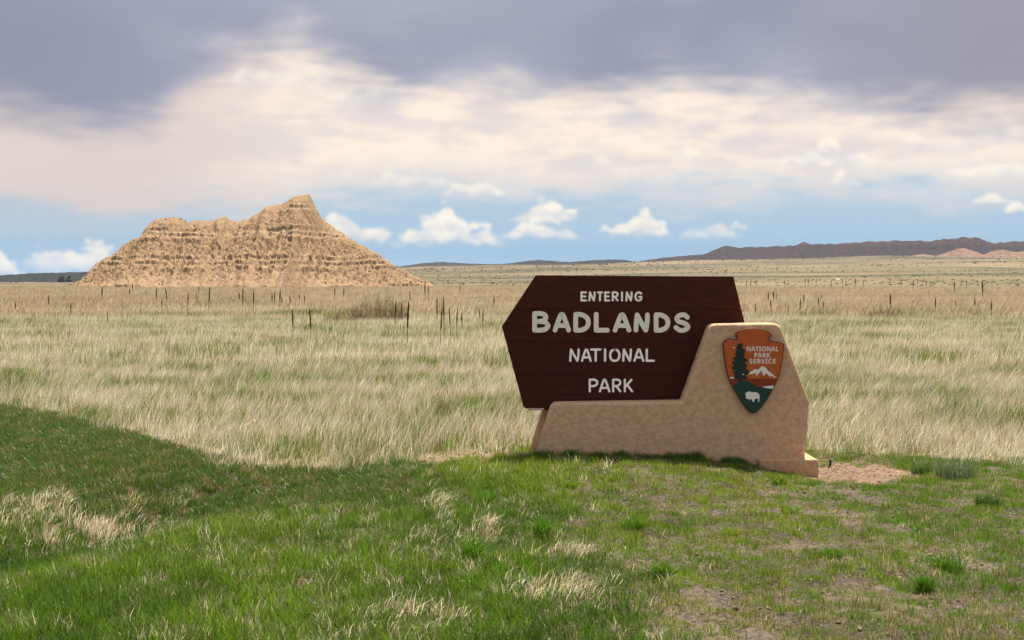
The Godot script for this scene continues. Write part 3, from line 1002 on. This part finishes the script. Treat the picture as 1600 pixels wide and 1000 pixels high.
func make_stalks() -> void:
	var dark := mat(Color(0.055, 0.034, 0.022), 0.9, 0.2)
	var stemm := mat(Color(0.085, 0.055, 0.036), 0.9, 0.2)
	# x, top, visible foot in the picture, thickness
	var list := [
		["dead mullein stalk beside the butte's low foot, %s outward", [[111, 472, 488, 1.0], [76, 461, 474, 1.0], [24, 471, 480, 0.9]]],
		["dead mullein stalk below the butte's cliffed shoulder, %s towards the peak", [[159, 448, 468, 1.2], [168, 487, 498, 0.7], [202, 450, 458, 1.0], [207, 442, 450, 1.1], [244, 449, 474, 1.0], [252, 467, 479, 0.9], [261, 449, 478, 1.0]]],
		["dead mullein stalk below the butte's flat top, %s towards the peak", [[293, 456, 488, 0.9], [308, 458, 475, 0.7], [311, 446, 458, 0.8], [326, 448, 482, 1.2], [374, 456, 468, 1.1], [379, 449, 482, 1.2], [396, 453, 482, 1.2]]],
		["dead mullein stalk below the butte's peak, %s towards the brown shrub", [[425, 458, 472, 1.2], [429, 457, 473, 1.1], [437, 454, 477, 1.3], [441, 462, 473, 1.0], [450, 473, 478, 0.8], [454, 461, 472, 1.1], [458, 482, 518, 1.0], [468, 459, 467, 1.0], [476, 462, 472, 1.0], [486, 481, 518, 0.9], [523, 449, 464, 0.9], [537, 450, 462, 1.0]]],
		["dead mullein stalk between shrub and sign, %s counted from the shrub", [[618, 470, 500, 1.1], [627, 472, 493, 1.1], [636, 472, 524, 1.25], [641, 455, 470, 1.0], [664, 440, 466, 1.1], [669, 446, 464, 0.8], [683, 465, 498, 1.1], [688, 478, 526, 0.9], [694, 464, 515, 1.0], [704, 480, 512, 0.8], [713, 479, 512, 0.8], [719, 444, 452, 0.8], [722, 488, 500, 0.9], [750, 483, 496, 0.9], [754, 483, 508, 0.8], [772, 463, 480, 0.9]]],
		["dead mullein stalk behind the stone shoulder, %s from the board's sloping end", [[1180, 474, 484, 0.9], [1200, 457, 470, 1.1], [1205, 469, 480, 1.2], [1209, 455, 470, 1.2], [1213, 457, 468, 0.8], [1232, 476, 490, 0.7], [1250, 467, 482, 1.0], [1256, 460, 473, 1.1], [1278, 464, 478, 1.0], [1287, 471, 482, 0.8]]],
		["lone dark mullein stalk in open field past the emblem, %s from the sign", [[1391, 458, 480, 1.3], [1462, 465, 481, 1.1], [1494, 469, 478, 0.9], [1523, 465, 475, 1.1], [1536, 439, 464, 1.3], [1549, 470, 484, 1.1]]],
		["small dark weed in the far row under the ridge, %s from the sign", [[1166, 438, 444, 1.2], [1173, 436, 443, 1.4], [1181, 437, 443, 1.2], [1226, 437, 443, 1.2], [1258, 434, 443, 1.4], [1263, 435, 443, 1.4], [1275, 435, 442, 1.4], [1299, 437, 443, 1.1], [1316, 435, 443, 1.3], [1322, 437, 443, 1.4], [1336, 434, 444, 1.4], [1349, 437, 443, 1.2], [1391, 435, 442, 1.1], [1427, 437, 443, 1.3], [1434, 435, 443, 1.1], [1447, 438, 443, 1.2], [1491, 440, 452, 0.9], [1510, 438, 446, 0.8]]],
	]
	var models := {}
	var seed_ := 0
	for group in list:
		var n := 0
		for q in group[1]:
			seed_ += 1
			var v := ray(q[0], q[2])
			var d := clampf((EYE - 0.40) / maxf(-v.y, 0.004), 15.0, 285.0)
			var x := v.x * d
			var y := height(x, -d)
			var top := at(q[0], q[1], d).y
			var h := clampf(top - y, 0.5, 4.2)
			var p := stalk_parts(seed_, h, q[3] * clampf(d / 75.0, 0.7, 2.0))
			var o := base("mullein_stalk", Vector3(x, y, -d), rng.randf() * TAU)
			put("stem", p[0], stemm, o)
			put("seed_spike", p[1], dark, o)
			tag(o, group[0] % ORD[n], "weed stalk", "dead mullein stalks standing in the dry field")
			n += 1

func make_shrub(px: float, foot: float, w: float, top: float, twigs: int, c: Color, label: String) -> void:
	var v := ray(px, foot)
	var d := (EYE - 0.25) / -v.y
	var x := v.x * d
	var y := height(x, -d)
	var h := at(px, top, d).y - y
	var half := w * 0.5 * d / F
	var o := base("shrub", Vector3(x, y, -d))
	tag(o, label, "shrub", "bare twiggy shrubs in the dry field")
	var r := RandomNumberGenerator.new()
	r.seed = int(px)
	var st := begin()
	var fine := begin()
	for i in twigs:
		var a := r.randf() * TAU
		var k := sqrt(r.randf())
		var root := Vector3(cos(a) * k * half * 0.75, 0, sin(a) * k * half * 0.5)
		var hh := h * (1.0 - 0.75 * k * k) * r.randf_range(0.45, 1.05)
		var tip := root * 1.6 + Vector3(r.randf_range(-0.1, 0.1), hh, r.randf_range(-0.1, 0.1))
		var mid := root.lerp(tip, 0.5) + Vector3(r.randf_range(-0.05, 0.05), 0, r.randf_range(-0.05, 0.05))
		tube(st, [root, mid, tip], [0.009, 0.007, 0.004], 4)
		for j in 4:
			var s := root.lerp(tip, r.randf_range(0.35, 0.95))
			tube(fine, [s, s + Vector3(r.randf_range(-0.12, 0.12), r.randf_range(0.08, 0.28), r.randf_range(-0.12, 0.12)) * h], [0.007, 0.004], 3)
	st.generate_normals()
	fine.generate_normals()
	build("branches", st, mat(c * 0.8, 0.95, 0.2), o)
	build("twigs", fine, mat(c, 0.95, 0.2), o).set_meta("kind", "stuff")

func make_tussock(px: float, py: float, w: float, h: float, c: Color, label: String, n := 150) -> void:
	var p := ground_hit(px, py)
	var half := w * 0.5 * -p.z / F
	var o := put("grass_tussock", tuft(int(px * 3 + py), n, half * 0.55, h * 0.5, h, 0.006, Vector3(0.05, 0, 0.05), 0.95), tuss_mat(c))
	o.position = p
	tag(o, label, "grass tussock", "green grass tussocks in the worn turf")

var tuss := {}
func tuss_mat(c: Color) -> StandardMaterial3D:
	if not tuss.has(c):
		tuss[c] = grass_mat(0.8, 0.42, 0.5)
		tuss[c].albedo_color = srgb(c)
	return tuss[c]

func rock_mesh(seed_: int, rough: float) -> ArrayMesh:
	var s := SphereMesh.new()
	s.radial_segments = 8
	s.rings = 4
	s.radius = 0.5
	s.height = 1.0
	var arr := s.surface_get_arrays(0)
	var v: PackedVector3Array = arr[Mesh.ARRAY_VERTEX]
	var n := noise(seed_, 0.9, 2)
	var c := PackedColorArray()
	for i in v.size():
		var k := 1.0 + rough * n.get_noise_3dv(v[i] * 2.0)
		v[i] = Vector3(v[i].x * k * 1.2, v[i].y * k * 0.75, v[i].z * k)
		c.append(Color.WHITE)
	return array_mesh(v, c, arr[Mesh.ARRAY_INDEX])

func make_tree(px: float, foot: float, w: float, top: float, d: float, label: String) -> void:
	var b := at(px, foot, d)
	b.y = minf(b.y, height(b.x, b.z))
	var h := at(px, top, d).y - b.y
	var half := w * 0.5 * d / F
	var o := base("tree", b)
	tag(o, label, "tree", "small dark trees under the far hill")
	var st := begin()
	tube(st, [Vector3.ZERO, Vector3(0.1, h * 0.4, 0), Vector3(0, h * 0.8, 0)], [0.25, 0.18, 0.06], 7)
	for k in 5:
		var a := k * 1.3
		tube(st, [Vector3(0.05, h * (0.3 + 0.08 * k), 0), Vector3(cos(a) * half * 0.7, h * (0.5 + 0.08 * k), sin(a) * half * 0.7)], [0.1, 0.03], 5)
	st.generate_normals()
	build("trunk", st, mat(Color(0.06, 0.045, 0.035), 0.95), o)
	var r := RandomNumberGenerator.new()
	r.seed = int(px * 10)
	var v := PackedVector3Array()
	var nrm := PackedVector3Array()
	var col := PackedColorArray()
	var idx := PackedInt32Array()
	for clump in 26:
		var a := r.randf() * TAU
		var k := sqrt(r.randf())
		var t := r.randf()
		var c := Vector3(cos(a) * half * k * sin(PI * (0.2 + 0.75 * t)), h * (0.25 + 0.7 * t), sin(a) * half * k * sin(PI * (0.2 + 0.75 * t)))
		for i in 40:
			var p := c + Vector3(r.randfn(0, 0.14), r.randfn(0, 0.11), r.randfn(0, 0.14)) * half * 1.5
			add_blade(v, nrm, col, idx, p, half * 0.22, half * 0.16, r.randf() * PI, Vector3(r.randf_range(-1, 1), 0, r.randf_range(-1, 1)), Color(0.035, 0.05, 0.022) * r.randf_range(0.7, 1.3))
	var arr := []
	arr.resize(Mesh.ARRAY_MAX)
	arr[Mesh.ARRAY_VERTEX] = v
	arr[Mesh.ARRAY_NORMAL] = nrm
	arr[Mesh.ARRAY_COLOR] = col
	arr[Mesh.ARRAY_INDEX] = idx
	var mesh := ArrayMesh.new()
	mesh.add_surface_from_arrays(Mesh.PRIMITIVE_TRIANGLES, arr)
	put("crown", mesh, grass_mat(0.4, 0.7, 0.3), o)

func make_cloud(shadow: Vector3, size: Vector2, seed_: int, label: String) -> void:
	var up := Vector3(0.133, 0.92, -0.367) * (1600.0 / 0.92)
	var o := base("cloud", shadow + up)
	tag(o, label, "cloud")
	var n := noise(seed_, 1.4, 4)
	var v := PackedVector3Array()
	var c := PackedColorArray()
	var idx := PackedInt32Array()
	var nu := 72
	var nv := 30
	for j in nv + 1:
		var t := PI * j / nv
		for i in nu + 1:
			var a := TAU * i / nu
			var d := Vector3(sin(t) * cos(a), cos(t), sin(t) * sin(a))
			var k := 1.0 + 0.42 * n.get_noise_3dv(d * 1.6)
			v.append(Vector3(d.x * k * size.x, (d.y * k if d.y > 0.0 else d.y * 0.35) * 170.0, d.z * k * size.y))
			c.append(Color(0.85, 0.85, 0.85))
	for j in nv:
		for i in nu:
			var p := j * (nu + 1) + i
			idx.append_array([p, p + 1, p + nu + 1, p + 1, p + nu + 2, p + nu + 1])
	put("billow", array_mesh(v, c, idx), vmat(1.0, 0.0), o)

# ------------------------------------------------------------------ the scene
func _ready() -> void:
	var cam := Camera3D.new()
	cam.name = "camera"
	cam.fov = 28.0
	cam.near = 0.1
	cam.far = 12000.0
	cam.position = Vector3(0, EYE, 0)
	cam.rotation_degrees = Vector3(PITCH, 0, 0)
	add_child(cam)
	cam.current = true

	var sky_m := PanoramaSkyMaterial.new()
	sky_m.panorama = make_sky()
	var env := Environment.new()
	env.background_mode = Environment.BG_SKY
	env.sky = Sky.new()
	env.sky.sky_material = sky_m
	env.background_energy_multiplier = 0.40
	env.tonemap_mode = Environment.TONE_MAPPER_LINEAR
	env.tonemap_exposure = 2.6
	env.fog_enabled = true
	env.fog_density = 0.00005
	env.fog_light_color = Color(0.72, 0.80, 0.92)
	env.sdfgi_enabled = true
	env.ssao_enabled = true
	env.ssil_enabled = true
	var we := WorldEnvironment.new()
	we.name = "world_environment"
	we.environment = env
	add_child(we)

	var sun := DirectionalLight3D.new()
	sun.name = "sun"
	sun.light_energy = 1.6
	sun.light_color = Color(1.0, 0.955, 0.87)
	sun.light_angular_distance = 0.5
	sun.shadow_enabled = true
	sun.rotation_degrees = Vector3(-67.0, 180.0 - 20.0, 0)
	add_child(sun)

	rng.seed = 20240517
	n_big = noise(1, 0.0045, 4)
	n_mid = noise(2, 0.14, 4)
	n_fine = noise(3, 0.22, 4)

	for q in [[-60, 626], [0, 637], [120, 660], [250, 695], [330, 718], [400, 738], [440, 748], [520, 742], [560, 735], [640, 722], [720, 714], [830, 708], [1050, 704], [1270, 708], [1350, 713], [1420, 717], [1480, 722], [1540, 724], [1660, 722]]:
		var p := Vector3(ray(q[0], q[1]).x, 0, 0)
		edge_az.append(p.x)
		edge_d.append(0.0)
		var h := ground_hit(q[0], q[1])
		edge_d[edge_d.size() - 1] = -h.z

	var soil := triplanar(vmat(0.95, 0.25), 0.9, true)
	soil.albedo_texture = tex(grey_image(21, 0.03, 5, 0.62, 1.25))
	bump(soil, grey_image(22, 0.04, 5, 0, 1), 2.5)
	make_ground(soil)

	# land forms
	var rock := triplanar(vmat(0.95, 0.2), 0.12, true)
	rock.albedo_texture = tex(grey_image(23, 0.03, 5, 0.72, 1.22))
	bump(rock, grey_image(24, 0.02, 4, 0, 1), 6.0)
	var butte_line := [[98, 449], [110, 444], [124, 438], [136, 428], [144, 419], [152, 411], [166, 403], [182, 395], [196, 381], [210, 374], [223, 367], [230, 355], [238, 347], [247, 341], [268, 340], [285, 341], [295, 348], [304, 345], [338, 344], [345, 340], [356, 340], [362, 345], [377, 345], [392, 341], [406, 332], [421, 321], [441, 320], [452, 312], [461, 306], [484, 303], [492, 318], [500, 334], [508, 345], [527, 359], [556, 378], [587, 394], [606, 407], [625, 419], [645, 430], [668, 440], [690, 449]]
	var butte := make_ridge("butte", butte_line, 449.0, 330.0, 1.7, 640, 300, 2.4, 2.4, [Color(0.240, 0.163, 0.101), Color(0.295, 0.213, 0.138), Color(0.145, 0.098, 0.064)], rock)
	tag(butte, "tan layered badlands butte with a pointed peak rising from the prairie", "butte", "", "structure")
	var ridge_line := [[985, 411], [1000, 408], [1040, 402], [1100, 397], [1122, 388], [1135, 384], [1160, 387], [1200, 385], [1245, 383], [1256, 378], [1266, 382], [1300, 381], [1350, 378], [1400, 376], [1450, 376], [1480, 373], [1500, 371], [1528, 372], [1552, 380], [1580, 377], [1620, 376], [1700, 384], [1800, 396], [1900, 408]]
	var far_rock := vmat(0.95, 0.2)
	var ridge := make_ridge("badlands_hill", ridge_line, 414.0, 2700.0, 3.0, 520, 90, 22.0, 18.0, [Color(0.165, 0.112, 0.096), Color(0.260, 0.145, 0.112), Color(0.070, 0.074, 0.055)], far_rock)
	tag(ridge, "long dark purplish badlands ridge along the horizon past the sign", "ridge", "", "structure")
	var pink := make_ridge("pink_hill", [[1395, 405], [1420, 401], [1440, 397], [1462, 400], [1482, 394], [1495, 389], [1506, 388], [1520, 392], [1536, 398], [1552, 392], [1565, 390], [1585, 394], [1604, 392], [1640, 400], [1680, 406]], 407.0, 2150.0, 3.0, 160, 50, 5.0, 6.0, [Color(0.13, 0.078, 0.060), Color(0.175, 0.11, 0.082), Color(0.075, 0.048, 0.04)], far_rock)
	tag(pink, "low pinkish eroded mounds in front of the dark ridge", "hill", "", "structure")
	var blue := make_ridge("blue_hill", [[600, 421], [632, 415], [660, 411], [690, 409], [720, 411], [770, 413], [800, 411], [820, 408], [840, 406], [868, 408], [885, 409], [905, 408], [930, 406], [960, 405], [985, 407], [1010, 411], [1060, 418]], 422.0, 3600.0, 3.0, 200, 40, 12.0, 16.0, [Color(0.135, 0.105, 0.085), Color(0.175, 0.130, 0.100), Color(0.075, 0.078, 0.058)], far_rock)
	tag(blue, "faint blue hills between the butte's foot and the dark ridge", "hill", "", "structure")
	var west := make_ridge("wooded_hill", [[-300, 432], [-120, 430], [0, 430], [30, 428], [70, 426], [110, 425], [150, 424], [200, 426], [300, 432], [360, 442]], 447.0, 2300.0, 4.0, 160, 40, 8.0, 12.0, [Color(0.075, 0.085, 0.045), Color(0.115, 0.105, 0.062), Color(0.045, 0.055, 0.030)], far_rock)
	tag(west, "low dark wooded hill seen past the butte's sloping end", "hill", "", "structure")

	# fair-weather clouds beyond the frame, whose shadows lie on the far hills
	make_cloud(Vector3(1130, 0, -3050), Vector2(1180, 540), 3, "broad low cloud hanging over the long dark ridge")
	make_cloud(Vector3(-50, 0, -3800), Vector2(520, 420), 4, "smaller low cloud hanging over the faint blue hills")
	make_cloud(Vector3(-1000, 0, -2500), Vector2(640, 330), 5, "low cloud hanging over the wooded hill past the butte")
	make_sign()
	make_grass()
	make_stalks()
	make_shrub(592, 497, 92, 452, 190, Color(0.32, 0.24, 0.165), "wide brown twiggy shrub under the butte's long slope, largest in the field")
	make_shrub(526, 500, 40, 479, 60, Color(0.34, 0.28, 0.16), "small yellowish shrub just beside the wide brown shrub")
	make_shrub(1384, 492, 56, 476, 80, Color(0.27, 0.21, 0.14), "low brown shrub in the field beyond the stone shoulder")
	make_shrub(376, 474, 66, 459, 70, Color(0.20, 0.15, 0.10), "low dark brush below the butte's flat top")
	make_tree(96, 443, 12, 433, 1000.0, "dark tree under the far hill, the wider of two by the butte's foot")
	make_tree(108, 440, 8, 431, 1000.0, "dark tree under the far hill, the slimmer one nearer the butte")

	for q in [
		[990, 828, 52, 0.11, GREEN, "bright green tussock in the middle of the worn turf, straight below the board's lettering"],
		[1480, 890, 76, 0.12, GREEN.lerp(DEEP, 0.3), "widest dark green tussock on the worn turf, away from the sign"],
		[1445, 922, 42, 0.10, GREEN.lerp(DEEP, 0.25), "small dense tussock just nearer than the widest dark green one"],
		[1035, 902, 44, 0.11, GREEN, "green tussock beside the streak of pale dead grass"],
		[848, 838, 46, 0.15, GREEN, "upright green tussock above the pale dead grass streak"],
		[760, 790, 60, 0.15, GREEN, "tall green tussock at the edge of the worn turf"],
		[822, 764, 40, 0.09, LIME, "yellow green tussock just below the base's low end"],
		[892, 760, 36, 0.07, LIME, "low yellow green tussock under the ledge of the base"],
		[1218, 758, 34, 0.09, LIME.lerp(GREEN, 0.5), "green tussock beside the stone footing"],
		[1300, 872, 44, 0.09, GREEN, "spreading green tussock alone below the footing"],
		[735, 880, 50, 0.19, GREEN, "deep green tussock in the long grass near the dead grass streak"],
		[1545, 790, 60, 0.10, DEEP, "dark tussock at the far edge of the turf beyond the bare dirt"],
		[1235, 800, 50, 0.07, LIME.lerp(GREEN, 0.4), "short tussock below the footing, above the spreading one"],
		[1140, 836, 46, 0.07, LIME, "short yellow green tussock below the emblem"],
	]:
		make_tussock(q[0], q[1], q[2] * 1.15, q[3] * 1.35, q[4], q[5], 230)
	make_tussock(1492, 745, 110, 0.24, Color(0.13, 0.19, 0.09), "broad bluish green grass clump between the bare dirt and the tall grass", 420)
	make_tussock(1440, 738, 60, 0.18, Color(0.10, 0.18, 0.04), "green grass clump at the end of the bare dirt", 220)

	# small stones and clods on the bare soil
	for i in 900:
		var d := rng.randf_range(6.5, 13.2)
		var x := d * rng.randf_range(0.0, 0.43)
		if i < 90:
			x = rng.randfn(3.05, 0.35); d = rng.randfn(12.55, 0.25)
		elif i < 130:
			x = rng.randfn(-0.55, 0.3); d = rng.randfn(13.0, 0.2)
		if under_sign(x, d): continue
		sow("clod", Vector3(x, height(x, -d) + 0.002, -d), rng.randf_range(0.008, 0.03) * (1.6 if rng.randf() < 0.08 else 1.0), rng.randf() * TAU, vary(Color(0.22, 0.16, 0.12).lerp(Color(0.09, 0.07, 0.055), rng.randf()), 0.2))
	plant("clod", "gravel", rock_mesh(5, 0.5), vmat(0.95, 0.2), "small clods and stones on the bare soil round the base", "gravel")
	# rubble on the butte's slopes
	var bm: ArrayMesh = butte.mesh
	var bv: PackedVector3Array = bm.surface_get_arrays(0)[Mesh.ARRAY_VERTEX]
	for i in 900:
		var p := bv[rng.randi() % bv.size()]
		if p.z < -331.0: continue
		var dark := rng.randf() < 0.6
		sow("rubble", p, rng.randf_range(0.12, 0.36) * (1.5 if rng.randf() < 0.06 else 1.0), rng.randf() * TAU, vary(Color(0.075, 0.06, 0.036) if dark else Color(0.28, 0.19, 0.11), 0.25))
	plant("rubble", "rubble", rock_mesh(6, 0.6), vmat(0.95, 0.2), "loose rubble and dry scrub scattered over the butte's slopes", "rubble")
	for i in 16000:
		var d := sqrt(lerpf(330.0 * 330.0, 1500.0 * 1500.0, rng.randf()))
		var x := rng.randf_range(-0.42, 0.42) * d
		if n_big.get_noise_2d(x * 0.5, d * 1.2) + 0.5 * n_mid.get_noise_2d(x * 0.3, d) < rng.randf_range(-0.1, 0.5): continue
		if absf(x / d + 0.2) < 0.15 and d < 420.0: continue
		var sz := rng.randf_range(0.35, 1.0) * (0.6 + d / 900.0)
		sow("scrub", Vector3(x, height(x, -d) + 0.1 * sz, -d), sz, rng.randf() * TAU, vary(Color(0.065, 0.068, 0.038).lerp(Color(0.13, 0.10, 0.066), rng.randf()), 0.3), 0.5)
	plant("scrub", "scrub", rock_mesh(9, 0.9), vmat(0.95, 0.1), "low olive and brown scrub dotted over the far plain", "scrub")
	for i in 420:
		var d := sqrt(lerpf(45.0 * 45.0, 260.0 * 260.0, rng.randf()))
		var x := rng.randf_range(-0.42, 0.42) * d
		if n_mid.get_noise_2d(x * 0.3, d * 0.5) < -0.1: continue
		sow("weed", Vector3(x, height(x, -d), -d), rng.randf_range(0.7, 1.25) * (0.8 + d / 500.0), rng.randf() * TAU, vary(Color(0.12, 0.075, 0.05), 0.4), 1.0)
	plant("weed", "dry_weeds", tuft(171, 5, 0.16, 0.5, 1.0, 0.022, Vector3.ZERO, 0.12), grass_mat(0.3, 0.8, 0.2), "thin brown dry weed stems scattered through the far grass", "weeds")
	var boulder := put("boulder", rock_mesh(8, 0.4), mat(Color(0.75, 0.71, 0.62), 0.9))
	var bp := ground_hit(1309, 422)
	boulder.position = bp
	boulder.scale = Vector3.ONE * (5.0 * -bp.z / F)
	tag(boulder, "lone whitish boulder on the grassy rise below the dark ridge", "boulder")
	# a short stake stub beside the footing
	var so := ground_hit(1297, 729)
	var stake := base("stake", so)
	tag(stake, "short dark stake stub in the bare dirt beside the stone footing", "stake")
	var st := begin()
	tube(st, [Vector3(0, -0.05, 0), Vector3(0.002, 0.05, 0), Vector3(0.004, 0.056, 0)], [0.013, 0.012, 0.001], 8)
	st.generate_normals()
	build("shaft", st, mat(Color(0.03, 0.026, 0.024), 0.8), stake)
